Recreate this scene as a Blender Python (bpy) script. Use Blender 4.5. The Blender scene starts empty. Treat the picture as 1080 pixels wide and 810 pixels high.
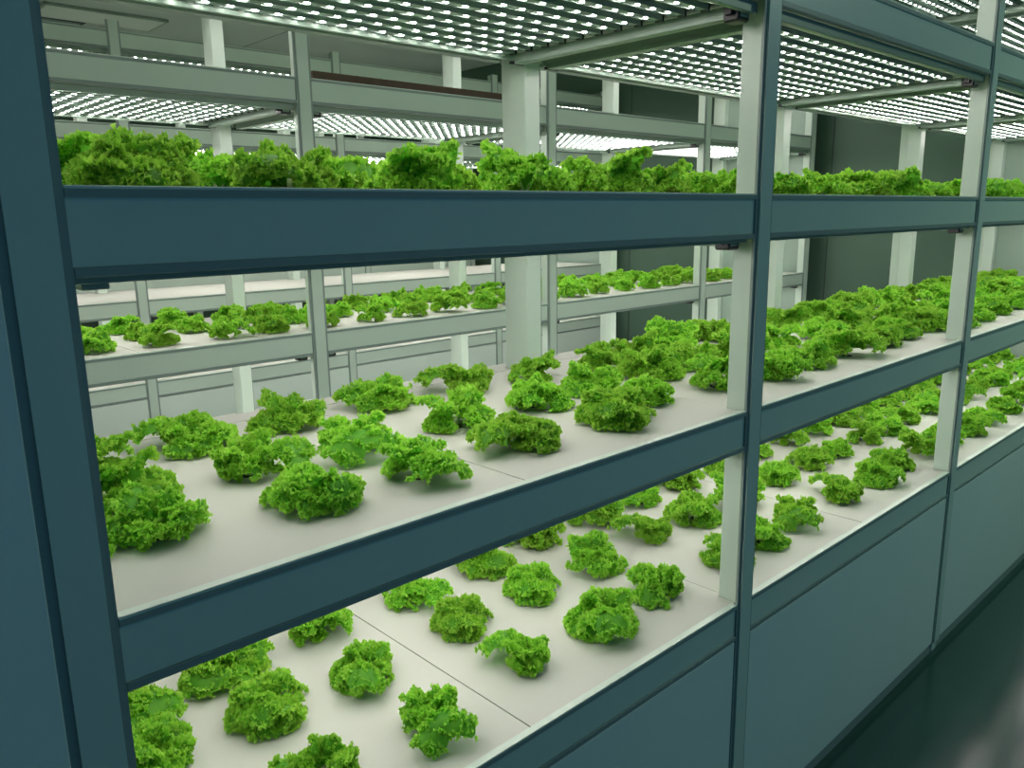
import bpy, bmesh, math, random
from mathutils import Vector, Matrix
random.seed(7)
S = bpy.context.scene
COL = S.collection
PI = math.pi

# ------------------------------------------------------------------ camera
D, EYE = 0.9, 1.6
yaw, pitch, roll = math.radians(43.0791), math.radians(11.9515), math.radians(-0.8672)
FPX = 842.22
f = Vector((math.sin(yaw)*math.cos(pitch), math.cos(yaw)*math.cos(pitch), -math.sin(pitch)))
rt = Vector((math.cos(yaw), -math.sin(yaw), 0)); up = rt.cross(f)
r1 = rt*math.cos(roll)+up*math.sin(roll); u1 = -rt*math.sin(roll)+up*math.cos(roll)
cam_d = bpy.data.cameras.new('camera'); cam = bpy.data.objects.new('camera', cam_d); COL.objects.link(cam)
cam.matrix_world = Matrix(((r1.x, u1.x, -f.x, 0), (r1.y, u1.y, -f.y, -D), (r1.z, u1.z, -f.z, EYE), (0, 0, 0, 1)))
cam_d.sensor_width = 36; cam_d.lens = FPX/1080*36; cam_d.clip_start = .02
S.camera = cam

def project(x, y, z):
    p = Vector((x, y+D, z-EYE)); d = p.dot(f)
    if d < .05: return (-9999, -9999)
    return (540+FPX*p.dot(r1)/d, 405-FPX*p.dot(u1)/d)

# ------------------------------------------------------------------ materials
def lin(c):
    return tuple(((v/255)/12.92 if v/255 <= .04045 else ((v/255+.055)/1.055)**2.4) for v in c)+(1,)

def mat(name, rgb, rough=.5, metal=0, noise=0, nscale=8, coat=0, bump=0, spec=.5):
    m = bpy.data.materials.new(name); m.use_nodes = True
    nt = m.node_tree; b = nt.nodes['Principled BSDF']
    b.inputs['Base Color'].default_value = lin(rgb); b.inputs['Roughness'].default_value = rough
    b.inputs['Metallic'].default_value = metal; b.inputs['Coat Weight'].default_value = coat
    b.inputs['Coat Roughness'].default_value = .12
    b.inputs['Specular IOR Level'].default_value = spec
    tc = nt.nodes.new('ShaderNodeTexCoord')
    n = nt.nodes.new('ShaderNodeTexNoise'); n.inputs['Scale'].default_value = nscale; n.inputs['Detail'].default_value = 5
    nt.links.new(tc.outputs['Object'], n.inputs['Vector'])
    if noise:
        mr = nt.nodes.new('ShaderNodeMapRange'); mr.inputs['To Min'].default_value = 1-noise; mr.inputs['To Max'].default_value = 1+noise
        nt.links.new(n.outputs['Fac'], mr.inputs['Value'])
        mx = nt.nodes.new('ShaderNodeMix'); mx.data_type = 'RGBA'; mx.blend_type = 'MULTIPLY'; mx.inputs['Factor'].default_value = 1
        mx.inputs[6].default_value = lin(rgb); nt.links.new(mr.outputs[0], mx.inputs[7]); nt.links.new(mx.outputs[2], b.inputs['Base Color'])
    if bump:
        bp = nt.nodes.new('ShaderNodeBump'); bp.inputs['Strength'].default_value = bump; bp.inputs['Distance'].default_value = .002
        nt.links.new(n.outputs['Fac'], bp.inputs['Height']); nt.links.new(bp.outputs[0], b.inputs['Normal'])
    return m

def leafmat():
    m = bpy.data.materials.new('lettuce_leaf'); m.use_nodes = True; nt = m.node_tree; nt.nodes.clear()
    N = nt.nodes.new; L = nt.links.new
    out = N('ShaderNodeOutputMaterial'); at = N('ShaderNodeAttribute'); at.attribute_name = 'edge'
    oi = N('ShaderNodeObjectInfo'); tc = N('ShaderNodeTexCoord'); no = N('ShaderNodeTexNoise'); no.inputs['Scale'].default_value = 38
    L(tc.outputs['Object'], no.inputs['Vector'])
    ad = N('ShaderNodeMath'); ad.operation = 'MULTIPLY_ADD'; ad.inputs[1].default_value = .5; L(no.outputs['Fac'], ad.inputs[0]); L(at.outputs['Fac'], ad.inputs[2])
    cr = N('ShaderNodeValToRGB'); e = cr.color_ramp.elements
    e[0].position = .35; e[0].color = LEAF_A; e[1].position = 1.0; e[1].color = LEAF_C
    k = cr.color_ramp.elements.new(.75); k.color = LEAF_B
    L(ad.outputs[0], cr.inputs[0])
    hs = N('ShaderNodeHueSaturation'); mr = N('ShaderNodeMapRange'); mr.inputs['To Min'].default_value = .92; mr.inputs['To Max'].default_value = 1.1
    L(oi.outputs['Random'], mr.inputs['Value']); L(mr.outputs[0], hs.inputs['Value'])
    mh = N('ShaderNodeMapRange'); mh.inputs['To Min'].default_value = .497; mh.inputs['To Max'].default_value = .504
    L(oi.outputs['Random'], mh.inputs['Value']); L(mh.outputs[0], hs.inputs['Hue'])
    L(cr.outputs[0], hs.inputs['Color'])
    b = N('ShaderNodeBsdfPrincipled'); b.inputs['Roughness'].default_value = .5; b.inputs['Specular IOR Level'].default_value = .3
    L(hs.outputs[0], b.inputs['Base Color'])
    tr = N('ShaderNodeBsdfTranslucent'); L(hs.outputs[0], tr.inputs['Color'])
    mx = N('ShaderNodeMixShader'); mx.inputs[0].default_value = .5; L(b.outputs[0], mx.inputs[1]); L(tr.outputs[0], mx.inputs[2])
    L(mx.outputs[0], out.inputs[0]); return m
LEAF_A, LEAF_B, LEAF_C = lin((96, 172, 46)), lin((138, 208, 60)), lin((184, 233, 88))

def emis(name, rgb, s):
    m = bpy.data.materials.new(name); m.use_nodes = True; nt = m.node_tree; nt.nodes.clear()
    o = nt.nodes.new('ShaderNodeOutputMaterial'); e = nt.nodes.new('ShaderNodeEmission')
    e.inputs[0].default_value = lin(rgb); e.inputs[1].default_value = s; nt.links.new(e.outputs[0], o.inputs[0])
    m.cycles.emission_sampling = 'FRONT'
    return m

M = dict(
    steel=mat('painted_steel', (203, 222, 207), .38, noise=.03, nscale=3, coat=.25),
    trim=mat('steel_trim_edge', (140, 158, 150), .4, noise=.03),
    panel=mat('painted_panel', (224, 240, 229), .42, noise=.05, nscale=2, coat=.2),
    board=mat('white_foam_board', (196, 200, 188), .6, noise=.03, nscale=5, bump=.1),
    gutter=mat('white_gutter', (205, 210, 203), .5),
    alu=mat('aluminium_bar', (132, 154, 138), .4, metal=.1, noise=.03),
    strip=mat('light_strip_channel', (146, 166, 156), .45, metal=.1),
    led=emis('white_led', (255, 246, 244), 70),
    black=mat('black_plastic', (18, 22, 24), .4),
    brown=mat('rusty_brown_board', (92, 76, 62), .8, noise=.25, nscale=30),
    wall=mat('wall_panel', (84, 114, 96), .45, noise=.04, nscale=1.5),
    lit_wall=mat('lit_wall_tone', (150, 172, 158), .45, noise=.04, nscale=2),  # paler wall tone, with the LED light on it put into the colour
    joint=mat('wall_joint', (60, 74, 70), .6),
    ceil=mat('ceiling_panel', (186, 204, 195), .5, noise=.05, nscale=1.2),
    floor=mat('green_epoxy_floor', (52, 84, 78), .16, noise=.12, nscale=4),
    stem=mat('lettuce_stem', (196, 214, 160), .5, noise=.1, nscale=60),
    leaf=leafmat(),
)

# ------------------------------------------------------------------ helpers
def bx(bm, x0, x1, y0, y1, z0, z1, mi=0, bev=0):
    vs = [bm.verts.new((x, y, z)) for x in (x0, x1) for y in (y0, y1) for z in (z0, z1)]
    q = [(0, 1, 3, 2), (4, 6, 7, 5), (0, 4, 5, 1), (2, 3, 7, 6), (0, 2, 6, 4), (1, 5, 7, 3)]
    fs = [bm.faces.new([vs[i] for i in k]) for k in q]
    for a in fs: a.material_index = mi
    if bev:
        es = list({e for a in fs for e in a.edges})
        r = bmesh.ops.bevel(bm, geom=es, offset=bev, segments=1, affect='EDGES', profile=.5)
        for a in r['faces']: a.material_index = mi

def cyl(bm, c, r, h, axis='z', n=16, mi=0, r2=None):
    r2 = r if r2 is None else r2
    rings = []
    for k, (hh, rr) in enumerate(((0, r), (h, r2))):
        ring = []
        for i in range(n):
            a = 2*PI*i/n; u, v = rr*math.cos(a), rr*math.sin(a)
            p = {'z': (u, v, hh), 'y': (v, hh, u), 'x': (hh, u, v)}[axis]
            ring.append(bm.verts.new((c[0]+p[0], c[1]+p[1], c[2]+p[2])))
        rings.append(ring)
    for i in range(n):
        a = bm.faces.new((rings[0][i], rings[0][(i+1) % n], rings[1][(i+1) % n], rings[1][i])); a.material_index = mi; a.smooth = True
    bm.faces.new(rings[0][::-1]).material_index = mi; bm.faces.new(rings[1]).material_index = mi

def mesh(name, bm, mats):
    me = bpy.data.meshes.new(name); bm.normal_update(); bm.to_mesh(me); bm.free()
    for m in (mats if isinstance(mats, (list, tuple)) else [mats]): me.materials.append(m)
    return me

def link(name, me, parent=None, loc=None):
    o = bpy.data.objects.new(name, me); COL.objects.link(o)
    if parent: o.parent = parent
    if loc: o.location = loc
    return o

def obj(name, bm, mats, parent=None, loc=None): return link(name, mesh(name, bm, mats), parent, loc)

def empty(name, loc):
    o = bpy.data.objects.new(name, None); COL.objects.link(o); o.location = loc; o.empty_display_size = .05
    return o

def tag(o, label, cat, group=None, kind=None):
    o['label'] = label; o['category'] = cat
    if group: o['group'] = group
    if kind: o['kind'] = kind
    return o

def struct(o): o['kind'] = 'structure'; return o

# ------------------------------------------------------------------ room
XW0, XW1, YW0, YW1, CZ = -2.6, 5.66, -3.0, 7.6, 3.07
bm = bmesh.new(); bx(bm, XW0, XW1, YW0, YW1, -.1, 0); struct(obj('floor', bm, M['floor']))
bm = bmesh.new(); bx(bm, XW0, XW1, YW0, YW1, CZ, CZ+.1)
for x in (1.1, 3.4): bx(bm, x, x+.006, YW0, YW1, CZ-.0015, CZ, 1)
for y in (1.2, 3.2, 5.1): bx(bm, XW0, XW1, y, y+.006, CZ-.0015, CZ, 1)
struct(obj('ceiling', bm, [M['ceil'], M['joint']]))
bm = bmesh.new(); bx(bm, XW1, XW1+.1, YW0, YW1, 0, CZ)
for y in (-1.2, -.05, .62, 1.80, 2.62, 3.60, 4.75, 5.9): bx(bm, XW1-.002, XW1, y, y+.007, 0, CZ, 1)
struct(obj('wall_right', bm, [M['wall'], M['joint']]))
bm = bmesh.new(); bx(bm, XW0, XW1, YW1, YW1+.1, 0, CZ)
for x in range(-2, 6): bx(bm, x+.1, x+.107, YW1-.002, YW1, 0, CZ, 1)
struct(obj('wall_back', bm, [M['wall'], M['joint']]))
bm = bmesh.new(); bx(bm, XW0-.1, XW0, YW0, YW1, 0, CZ); struct(obj('wall_left', bm, M['wall']))

# ------------------------------------------------------------------ racks
TIER = [.701, 1.167, 1.636, 2.105, 2.572]     # tops of the front rails
RH = .093
RD = .84                                       # rack depth
PW = .0655
def rail_bm(x0, x1, z1, back=False):
    b = bmesh.new(); s = -1 if back else 1; o = RD if back else 0
    if back:                                       # the boards rest on the lower back rail
        bx(b, x0, x1, RD-.026, RD-.004, z1-RH+.011, z1-.0375); bx(b, x0, x1, RD-.030, RD, z1-RH, z1-RH+.011, 1, .001)
        return b
    def yb(a, c): return (o+s*a, o+s*c) if s > 0 else (o+s*c, o+s*a)
    z0 = z1-RH
    bx(b, x0, x1, *yb(.004, .014), z0+.011, z1-.012)
    bx(b, x0, x1, *yb(0, .0155), z1-.012, z1, 0, .0008)
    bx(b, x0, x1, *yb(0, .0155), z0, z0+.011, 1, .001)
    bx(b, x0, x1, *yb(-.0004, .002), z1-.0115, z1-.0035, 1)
    return b

def front_post(right, h=2.62):
    b = bmesh.new(); x0 = right-PW
    bx(b, x0+.010, right-.010, -.004, .0055, .044, h, 0)
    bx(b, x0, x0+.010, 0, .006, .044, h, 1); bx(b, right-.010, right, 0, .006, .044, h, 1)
    bx(b, x0+.018, right-.008, .006, .062, .0, h, 0, .002)
    return b
def back_post(right, h=2.62):
    b = bmesh.new(); x0 = right-.057
    bx(b, x0, right-.002, .70, .762, 0, h, 0, .0025)
    bx(b, x0+.008, right-.012, .762, .80, 0, h)
    bx(b, right-.0018, right, .702, .760, 0, h, 1)
    return b

def make_rack(y0, rights, label, group):
    r = empty('grow_rack', (rights[0], y0, 0)); tag(r, label, 'shelf rack', group)
    ox = rights[0]
    R = [x-ox for x in rights]
    for x in R:
        obj('post', front_post(x), [M['steel'], M['trim']], r)
        obj('post', back_post(x), [M['steel'], M['trim']], r)
    for i in range(len(R)-1):
        a, c = R[i]+.0005, R[i+1]-PW-.0005
        for z in TIER:
            obj('rail', rail_bm(a, c, z), [M['steel'], M['trim']], r)
            obj('back_rail', rail_bm(R[i]-.02, R[i+1]-PW+.02, z, True), [M['steel'], M['trim']], r)
        for bk in (0, 1):
            b = bmesh.new(); y = (RD-.012, RD-.002) if bk else (.002, .012)
            bx(b, a, c, *y, .045, TIER[0]-RH-.004, 0, .001)
            obj('lower_panel', b, M['panel'], r)
        b = bmesh.new(); bx(b, a-.012, c+.012, .009, .028, 0, .044); obj('kick_plate', b, M['trim'], r)
        for k, z in enumerate(TIER[:4]):
            b = bmesh.new(); zz = z-.008
            x0, x1 = a-.005, c+.005
            bx(b, x0, x1, .0302, RD-.0302, zz-.062, zz-.056)     # trough
            bx(b, x0, x1, .0302, .040, zz-.056, zz-.033); bx(b, x0, x1, RD-.041, RD-.0312, zz-.056, zz-.033)
            obj('water_trough', b, M['gutter'], r)
    b = bmesh.new(); bx(b, R[-1]+.001, R[-1]+.016, .02, RD-.03, .03, 2.62, 0, .001); obj('lit_wall_panel', b, M['lit_wall'], r)  # added pale sheet standing in for the LED-lit stretch of end wall
    for s_, xe in ((0, R[0]), (1, R[-1]-PW)):                     # end gussets across the depth
        for z in TIER:
            b = bmesh.new(); bx(b, xe-.045 if s_ == 0 else xe+.02, xe-.012 if s_ == 0 else xe+.05, .063, .699, z-RH, z-.040)
            obj('end_rail', b, M['steel'], r)
    return r

ORD = ['first', 'second', 'third', 'fourth', 'fifth', 'sixth']
TN = ['bottom', 'middle', 'upper', 'top']
RIGHTS = {1: [.235, 1.6175, 2.99, 4.335, 5.62], 2: [.28, 1.60, 2.91, 4.23, 5.53], 3: [.25, 1.577, 2.90, 4.25, 5.54], 4: [.24, 1.57, 2.89, 4.24, 5.54]}
Y0 = {1: 0, 2: 1.87, 3: 3.75, 4: 5.56}
RN = {1: 'nearest rack', 2: 'second rack', 3: 'third rack', 4: 'farthest rack'}
make_rack(Y0[1], RIGHTS[1], 'nearest pale steel shelf rack, its dark shaded front facing the camera', 'plant racks')
make_rack(Y0[2], RIGHTS[2], 'pale grey-green shelf rack directly behind the nearest rack, lettuce on its middle shelf', 'plant racks')
make_rack(Y0[3], RIGHTS[3], 'pale shelf rack with bare white boards, third rack from the camera', 'plant racks')
make_rack(Y0[4], RIGHTS[4], 'farthest pale shelf rack, only slivers visible behind the three others', 'plant racks')

# closed cabinet at the left end of the nearest rack
cb = empty('control_cabinet', (-.52, 0, 0)); tag(cb, 'tall closed dark panelled cabinet at the left end of the nearest rack', 'cabinet')
b = bmesh.new(); bx(b, -.68, .655, .012, RD-.01, .05, 2.62, 0, .003); obj('body', b, M['panel'], cb)
b = bmesh.new(); bx(b, -.66, .6893, -.002, .010, .05, 2.62, 0, .0015); obj('front_panel', b, M['panel'], cb)
b = bmesh.new(); bx(b, -.66, .64, .03, .8, 0, .05); obj('plinth', b, M['trim'], cb)

# ------------------------------------------------------------------ boards
def board(x0, x1, y0, z, nl, nr, label, group):
    # nl / nr are pairs (cut at the front post, cut at the back post)
    """x0..x1 with the corners cut out round the posts (nl / nr = half width of the cut, 0 = none)"""
    w = x1-x0; ya, yb, yc, yd = .0162, .0628, .6985, .836; ye = .8012
    P = [(nl[0], ya), (w-nr[0], ya)]
    if nr[0]: P += [(w-nr[0], yb), (w, yb), (w, yc), (w-nr[1], yc), (w-nr[1], ye), (w, ye)]
    P += [(w, yd), (0, yd)]
    if nl[0]: P += [(0, ye), (nl[1], ye), (nl[1], yc), (0, yc), (0, yb), (nl[0], yb)]
    b = bmesh.new(); lo = [b.verts.new((x, y, -.030)) for x, y in P]; hi = [b.verts.new((x, y, 0)) for x, y in P]
    n = len(P); b.faces.new(hi); b.faces.new(lo[::-1])
    for i in range(n): b.faces.new((lo[i], lo[(i+1) % n], hi[(i+1) % n], hi[i]))
    # a shallow crease near the back edge where the foam board meets the gutter lip
    bx(b, nl[1]+.001, w-nr[1]-.001, .764, .767, 0, .0012)
    o = obj('planting_board', b, M['board'], None, (x0, y0, z)); tag(o, label, 'board', group)
    return o
SIDE = ['left', 'right']
for R in (1, 2, 3, 4):
    rr = RIGHTS[R]
    for i in range(len(rr)-1):
        for t in range(4):
            a, c = rr[i]-.0080, rr[i+1]-.047; m = (rr[i]+rr[i+1]-PW)/2
            if i > 0: a = rr[i]-.0322
            if i < len(rr)-2: c = rr[i+1]-.0338
            for s_, (p, q) in enumerate(((a, m-.0015), (m+.0015, c))):
                nl = (rr[i]-.0065-p, rr[i]+.0015-p) if s_ == 0 else (0, 0); nr = (q-(rr[i+1]-.0490), q-(rr[i+1]-.0585)) if s_ == 1 else (0, 0)
                if project(p, Y0[R]+.75, TIER[t])[0] > 1130 or project(q, Y0[R]+.75, TIER[t])[0] < -150: continue
                lab = '%s board on the %s shelf of %s, %s half of %s bay' % ('planted white' if (R == 1 and t < 3 or R == 2 and t == 1) else 'bare white', TN[t], RN[R], SIDE[s_], ORD[i])
                board(p, q, Y0[R], TIER[t]-.006, nl, nr, lab, 'white planting boards')

# ------------------------------------------------------------------ grow lights
NROW = 12
def led_mesh(length):
    """a row of small domed diodes on one thin white carrier"""
    b = bmesh.new(); n = int(length/.05); off = (length-(n-1)*.05)/2; prev = None
    for i in range(n):
        x = off+i*.05
        top = [b.verts.new((x+.0074*math.cos(a*PI/3), .0036*math.sin(a*PI/3), -.0003)) for a in range(6)]
        mid = [b.verts.new((x+.0058*math.cos(a*PI/3), .0028*math.sin(a*PI/3), -.0017)) for a in range(6)]
        ap = b.verts.new((x, 0, -.0024))
        for k in range(6):
            b.faces.new((top[(k+1) % 6], top[k], mid[k], mid[(k+1) % 6])); b.faces.new((mid[(k+1) % 6], mid[k], ap))
        if prev: b.faces.new((prev[1], prev[0], prev[5], top[4], top[3], top[2])).material_index = 1
        prev = top
    return mesh('led_row', b, [M['led'], M['strip']])
def strip_mesh(length):
    b = bmesh.new()
    bx(b, 0, length, -.010, .010, 0, .009); bx(b, 0, length, -.012, -.010, -.002, .0095); bx(b, 0, length, .010, .012, -.002, .0095)
    bx(b, -.012, 0, -.008, .008, -.002, .0095, 1); bx(b, length, length+.012, -.008, .008, -.002, .0095, 1)
    return mesh('led_strip', b, [M['strip'], M['black']])
lcache = {}
def grow_light(x0, x1, y0, z, label, detail=True):
    L = round(x1-x0, 3)
    if L not in lcache:
        d = {}
        sl = L-.13
        d['strip'] = strip_mesh(sl); d['led'] = led_mesh(sl)
        b = bmesh.new(); bx(b, 0, L, .0165, .030, -.0125, .009, 0, .001); d['bar_f'] = mesh('frame_bar', b, M['alu'])
        b = bmesh.new(); bx(b, 0, L, .690, .698, -.0125, .009, 0, .001)
        for i in range(int(L/.05)): bx(b, .03+i*.05, .042+i*.05, .6885, .690, -.004, .003, 1)  # white blocks stand in for LED reflections along the bar
        d['bar_b'] = mesh('frame_bar', b, [M['alu'], M['gutter']])
        b = bmesh.new(); bx(b, .012, .040, .030, .690, -.020, -.0105, 0, .001); bx(b, .014, .020, .030, .690, -.0105, .004); bx(b, .032, .038, .030, .690, -.0105, .004)
        d['cross'] = mesh('cross_bar', b, M['alu'])
        b = bmesh.new()
        bx(b, 0, .04, -.019, .019, -.022, .008, 0, .004); bx(b, -.012, 0, -.008, .008, -.01, .002)
        d['driver'] = mesh('driver', b, M['black'])
        b = bmesh.new(); bx(b, -.010, .010, 0, .009, -.020, .008, 0, .002); bx(b, -.022, .022, -.004, .004, -.021, -.015)
        d['clip'] = mesh('corner_clip', b, M['black'])
        lcache[L] = d
    d = lcache[L]
    g = empty('grow_light', (x0, y0, z)); tag(g, label, 'grow light', 'shelf grow lights')
    link('frame_bar', d['bar_f'], g); link('frame_bar', d['bar_b'], g)
    link('cross_bar', d['cross'], g); link('cross_bar', d['cross'], g, (L-.052, 0, 0))
    link('driver', d['driver'], g, (L-.045, .050, -.006)); 
    if detail: link('driver', d['driver'], g, (.012, .050, -.006))
    for x in (.03, L-.03): link('corner_clip', d['clip'], g, (x, .690, 0))
    for k in range(NROW):
        y = .0445+k*.0570
        s = link('led_strip', d['strip'], g, (.065, y, 0)); link('led_row', d['led'], s)
    return g
for R in (1, 2, 3, 4):
    rr = RIGHTS[R]
    for i in range(len(rr)-1):
        for t in (1, 2, 3, 4):
            if R == 4 and t < 3: continue
            if R == 3 and t == 1: pass
            lab = 'white LED light panel under the %s shelf of %s, %s bay' % (['', 'middle', 'upper', 'top'][t] if t < 4 else 'roof', RN[R], ORD[i])
            grow_light(rr[i]+.002, rr[i+1]-PW-.002, Y0[R], TIER[t]-(.084, .084, .088, .103, .103)[t], lab, not (R == 1 and i == 0))

# ------------------------------------------------------------------ lettuce
def leaf(V, F, E, az, L, e0, e1, fan, A, rnd, base, nfr, fs):
    """one curly leaf: a waved blade, its surface and margin crowded with small frills"""
    K = 14; pts = [(0., 0.)]
    for k in range(K):
        e = e0+(e1-e0)*((k+.5)/K)**1.3
        pts.append((pts[-1][0]+math.cos(e)/K, pts[-1][1]+math.sin(e)/K))
    ph, ph3 = rnd.random()*6.28, rnd.random()*6.28
    n0 = rnd.uniform(2.0, 3.4); n1 = rnd.uniform(6, 9)
    lob = [rnd.uniform(.74, 1.06) for _ in range(9)]
    ca, sa = math.cos(az), math.sin(az)
    def P(s, t):
        q = (t+1)*4; a = int(max(0, min(q, 7.999))); fr = q-a; lb = lob[a]*(1-fr)+lob[a+1]*fr
        th = t*fan*(.30+.70*s**.8); rho = s*lb*(1-.20*abs(t)**3)
        g = max(0., s-.25)/.75
        wn = A*g*(math.sin(n0*th+ph3)+.7*math.sin(n1*th+ph)*g)-.45*L*math.sin(th)**2*s**1.5
        al = max(0., min(1., rho*math.cos(th)+.08*s)); lat = rho*math.sin(th)*L*1.05
        kk = al*K; j = int(min(kk, K-1e-6)); f2 = kk-j
        cx = (pts[j][0]*(1-f2)+pts[j+1][0]*f2)*L; cz = (pts[j][1]*(1-f2)+pts[j+1][1]*f2)*L
        dx, dz = pts[j+1][0]-pts[j][0], pts[j+1][1]-pts[j][1]; dl = math.hypot(dx, dz); dx /= dl; dz /= dl
        cx += .006-dz*wn; cz += dx*wn
        zz = base[2]+cz
        if zz < .006: zz = .006+.1*min(.02, .006-zz)
        return Vector((base[0]+ca*cx-sa*lat, base[1]+sa*cx+ca*lat, zz))
    NS, NT = 5, 18; i0 = len(V)
    for si in range(NS+1):
        for ti in range(NT+1):
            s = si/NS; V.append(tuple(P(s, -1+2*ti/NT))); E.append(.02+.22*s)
    for si in range(NS):
        for ti in range(NT):
            a = i0+si*(NT+1)+ti; F.append((a, a+1, a+NT+2, a+NT+1))
    for k in range(nfr):
        s = rnd.uniform(.30, .97)**.8; t = rnd.uniform(-1, 1)
        if k < nfr*.30: s = rnd.uniform(.9, 1.0)
        p = P(s, t); pr = P(min(1, s+.05) if s < .95 else s, t)-P(s-.05 if s >= .95 else s, t)
        pt = P(s, min(1, t+.06))-P(s, max(-1, t-.06))
        if pr.length < 1e-7 or pt.length < 1e-7: continue
        pr.normalize(); pt.normalize(); nn = pr.cross(pt)
        if nn.length < .1: continue
        nn.normalize()
        if nn.z < 0 and s < .8: nn = -nn
        rv = Vector((rnd.gauss(0, 1), rnd.gauss(0, 1), rnd.gauss(0, 1))).normalized()
        side = rnd.uniform(.1, 1.0)*(1 if rnd.random() < .8 else -1)
        d = (pr*(.9 if s > .85 else .35)+nn*side+pt*(t*.4)+rv*.45).normalized()
        w = d.cross(rv); 
        if w.length < .1: continue
        w = w.normalized(); n = d.cross(w)
        r = fs*rnd.uniform(.75, 1.3); m = 8; sp = rnd.uniform(1.1, 1.5); pz = rnd.random()*6.28
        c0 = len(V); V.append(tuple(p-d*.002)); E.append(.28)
        for ring, rr in ((0, .55), (1, 1.0)):
            for i in range(m+1):
                a = -sp+2*sp*i/m
                h = math.sin(i*2.1+pz)*(.14 if ring == 0 else .34)*r
                q = rr*r*(1 if ring == 0 else (1.12 if i % 2 else .86))
                v = p+d*(q*math.cos(a)-.002)+w*(q*math.sin(a))+n*(h+.25*r*ring*ring)
                if v.z < .003: v.z = .003+.1*min(.02, .003-v.z)
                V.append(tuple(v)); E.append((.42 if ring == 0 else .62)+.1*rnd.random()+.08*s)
        for i in range(m):
            F.append((c0, c0+1+i, c0+2+i)); F.append((c0+1+i, c0+2+m+i, c0+3+m+i, c0+2+i))

def lettuce_mesh(seed):
    rnd = random.Random(seed); V, F, E = [], [], []
    R = math.radians; a0 = rnd.random()*6.28; lop = rnd.uniform(0, 6.28); lo = rnd.uniform(.15, .42)
    n = rnd.choice((4, 5, 5, 6)); skip = rnd.randrange(n) if rnd.random() < .6 else -1
    for k in range(n):                                     # outer leaves, arching over and drooping
        az = a0+2*PI*k/n+rnd.uniform(-.38, .38)
        L = .104*rnd.uniform(.62, 1.08)*(1+lo*math.cos(az-lop))*(.62 if k == skip else 1)
        leaf(V, F, E, az, L, R(rnd.uniform(48, 72)), R(rnd.uniform(-105, -50)), rnd.uniform(.62, .9), .007, rnd, (0, 0, .008), 125, .0090)
    n = rnd.choice((2, 3, 4)); a0 = rnd.random()*6.28
    for k in range(n):                                     # inner leaves, more upright
        az = a0+2*PI*k/n+rnd.uniform(-.4, .4)
        L = .088*rnd.uniform(.7, 1.08)
        leaf(V, F, E, az, L, R(rnd.uniform(68, 86)), R(rnd.uniform(-60, 0)), rnd.uniform(.6, .85), .007, rnd, (0, 0, .010), 100, .0086)
    for k in range(2):
        leaf(V, F, E, rnd.random()*6.28, .060*rnd.uniform(.8, 1.1), R(86), R(20), .7, .006, rnd, (0, 0, .012), 55, .0078)
    me = bpy.data.meshes.new('lettuce'); me.from_pydata(V, [], F)
    at = me.attributes.new('edge', 'FLOAT', 'POINT'); at.data.foreach_set('value', E)
    me.polygons.foreach_set('use_smooth', [True]*len(F)); me.materials.append(M['leaf']); me.update()
    return me
LET = [lettuce_mesh(100+i) for i in range(10)]
b = bmesh.new(); cyl(b, (0, 0, 0), .007, .022, 'z', 10, 0, .009); STEM = mesh('stem', b, M['stem'])
b = bmesh.new(); cyl(b, (0, 0, 0), .016, .002, 'z', 18); CUP = mesh('net_cup', b, M['black'])
ROWN = ['front', 'middle', 'back']
def place(x, y, z, sc, label, group, parts, hz=1.0, rnd=random, var=None, avoid=None):
    o = link('lettuce', LET[rnd.randrange(10) if var is None else var], None, (x, y, z+.0002)); o.rotation_euler = (0, 0, rnd.uniform(0, 6.28))
    sx, sy = sc*rnd.uniform(.93, 1.07), sc*rnd.uniform(.93, 1.07)
    if avoid:                                  # turn the head until its leaves clear the posts and the rail
        co = [v.co for v in o.data.vertices][::5]; best = None; a0 = o.rotation_euler[2]
        for shrink in (1, .92, .84):
            for q in range(16):
                a = a0+q*PI/8; ca, sa = math.cos(a), math.sin(a); n = 0
                for c in co:
                    px, py = x+shrink*(c.x*sx*ca-c.y*sy*sa), y+shrink*(c.x*sx*sa+c.y*sy*ca)
                    for b_ in avoid:
                        if b_[0] < px < b_[1] and b_[2] < py < b_[3]: n += 1
                if best is None or n < best[0]: best = (n, a, shrink)
                if n == 0: break
            if best[0] == 0: break
        o.rotation_euler[2] = best[1]; sx *= best[2]; sy *= best[2]
    o.scale = (sx, sy, sc*hz)
    tag(o, label, 'lettuce', group)
    if parts:
        link('stem', STEM, o); link('net_cup', CUP, o)
    return o

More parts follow.
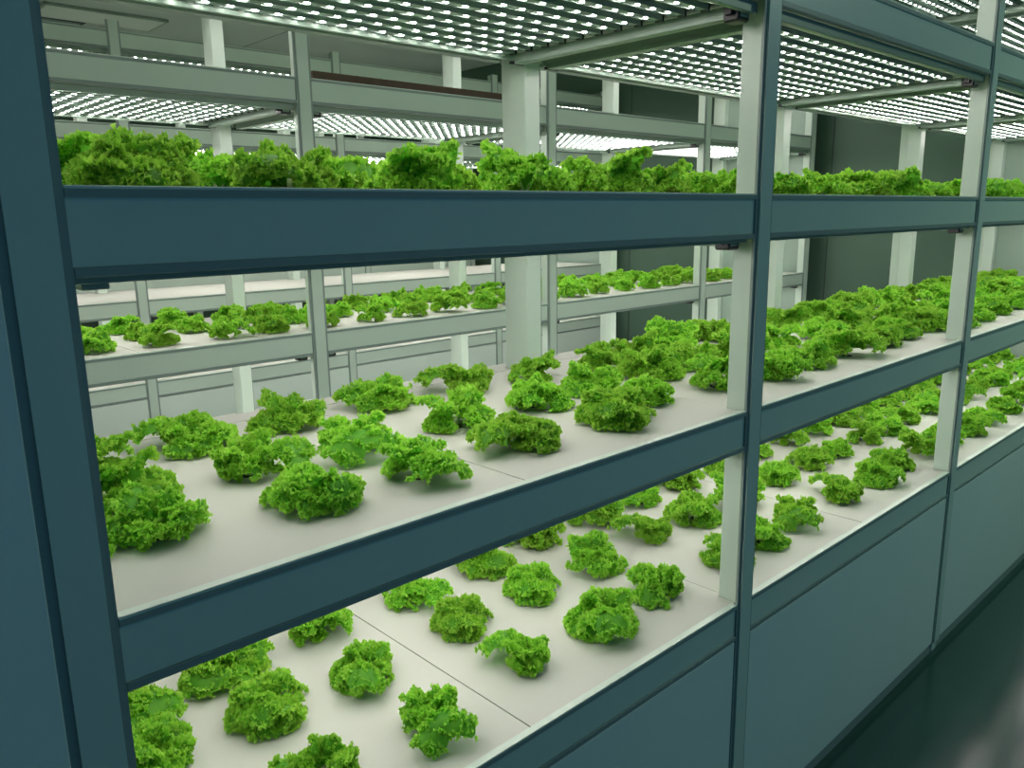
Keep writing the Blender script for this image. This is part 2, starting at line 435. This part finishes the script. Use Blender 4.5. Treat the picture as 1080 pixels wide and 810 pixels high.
# ---- nearest rack: 3 rows x 6 columns per bay on the bottom, middle and upper shelves
ROWY = [.16, .385, .60]
COLX = {0: [.36, .565, .776, 1.027, 1.262, 1.485], 1: [.34, .565, .780, 1.030, 1.278, 1.490], 2: [.35, .57, .785, 1.03, 1.265, 1.485]}
ROWT = {0: [.158, .380, .578], 1: [.172, .388, .628], 2: [.165, .385, .60]}
SC = {0: .95, 1: 1.0, 2: 1.02}
rl = random.Random(11)
AV = [(-9, 9, -.3, .018)]+[(q-.068, q+.002, -.1, .066) for q in RIGHTS[1]]+[(q-.060, q+.002, .697, .806) for q in RIGHTS[1]]
for t in range(3):
    z = TIER[t]-.006
    for i in range(4):
        a, c = RIGHTS[1][i]-PW/2, RIGHTS[1][i+1]-PW/2; w = (c-a)/6
        for k in range(6):
            for r in range(3):
                sc = SC[t]*rl.uniform(.86, 1.12)
                x = (COLX[t][k]+1.3765*i if i < 3 else 4.302+(COLX[t][k]-.2)*.905)+rl.uniform(-.010, .010); y = ROWT[t][r]+rl.uniform(-.010, .010)
                if t and k == 0 and r != 1: x += .030
                if t and k == 5 and r != 1: x -= .012
                if t and r == 2 and k in (0, 5): y -= .035
                if t and r == 0 and k in (0, 5): y += .040; sc *= .92
                if i > 0 and t == 1: sc *= 1.08
                if project(x, y, z)[0] > 1110: continue
                lab = 'lettuce on %s shelf of nearest rack, %s bay, %s row, %s from left' % (['bottom', 'middle', 'upper'][t], ORD[i], ROWN[r], ORD[k])
                place(x, y, z, sc, lab, 'lettuces on the %s shelf of the nearest rack' % ['bottom', 'middle', 'upper'][t], i < 2, [1.20, 1.12, 1.16][t], rl, None, AV)
# ---- second rack, middle shelf
z = TIER[1]-.006
for i in range(4):
    a, c = RIGHTS[2][i]-PW/2, RIGHTS[2][i+1]-PW/2; w = (c-a)/6
    for k in range(6):
        for r in range(3):
            x = a+w*(k+.5)+rl.uniform(-.012, .012); y = Y0[2]+ROWY[r]+rl.uniform(-.015, .015)
            if project(x, y, z)[0] < 40 or project(x, y, z)[0] > 850: continue
            if i == 3 and k > 2: continue
            sc = .90*rl.uniform(.85, 1.1)
            lab = 'lettuce on middle shelf of second rack, %s bay, %s row, %s from left' % (ORD[i], ROWN[r], ORD[k])
            place(x, y, z, sc, lab, 'lettuces on the second rack', False, 1.25, rl)

# brown board lying behind the rail of the second rack
b = bmesh.new(); bx(b, 0, 1.20, 0, .03, 0, .040, 0, .002); o = obj('wooden_lath', b, M['brown'], None, (1.63, Y0[2]+.034, TIER[3]-.006))
tag(o, 'long reddish-brown lath lying behind the high rail of the second rack', 'lath')

b = bmesh.new(); bx(b, -.42, .42, -.2, .2, 0, .02, 0, .003); bx(b, -.40, .40, -.18, .18, -.002, .0005, 1)
tag(obj('ceiling_lamp', b, [M['alu'], M['panel']], None, (2.12, 5.72, CZ-.021)), 'pale unlit flat lamp on the grey ceiling above the aisle, upper left', 'ceiling light')
t_ = empty('ceiling_vent', (1.76, 6.08, CZ-.016)); tag(t_, 'dark grille vent on the ceiling beside the unlit lamp', 'vent')
b = bmesh.new(); bx(b, -.33, .33, -.12, .12, 0, .015, 0, .002); obj('frame', b, M['joint'], t_)
for i in range(7):
    b = bmesh.new(); bx(b, -.30, .30, -.095+i*.03, -.082+i*.03, -.006, -.0005); obj('slat', b, M['strip'], t_)
# added fill lamp, out of view, brightening the right of the front panels
b = bmesh.new(); bx(b, -.32, .32, -.17, .17, 0, .03, 0, .003); t_ = empty('fill_light', (4.3, -1.7, CZ-.03)); tag(t_, 'added unseen fill light over the front aisle, brightening the far front panels', 'ceiling light')
obj('fill_housing', b, M['steel'], t_); b = bmesh.new(); bx(b, -.29, .29, -.14, .14, -.004, -.0005); obj('fill_diffuser', b, emis('fill_glow', (210, 235, 210), 62), t_)

# ------------------------------------------------------------------ light and view
w = bpy.data.worlds.new('world'); S.world = w; w.use_nodes = True
w.node_tree.nodes['Background'].inputs[0].default_value = lin((90, 143, 182)); w.node_tree.nodes['Background'].inputs[1].default_value = .45
S.view_settings.view_transform = 'Standard'; S.view_settings.look = 'None'
S.view_settings.exposure = 0; S.view_settings.gamma = 1; S.view_settings.use_curve_mapping = False
S.cycles.max_bounces = 8; S.cycles.diffuse_bounces = 5; S.cycles.glossy_bounces = 4; S.cycles.transmission_bounces = 4
S.cycles.use_denoising = True
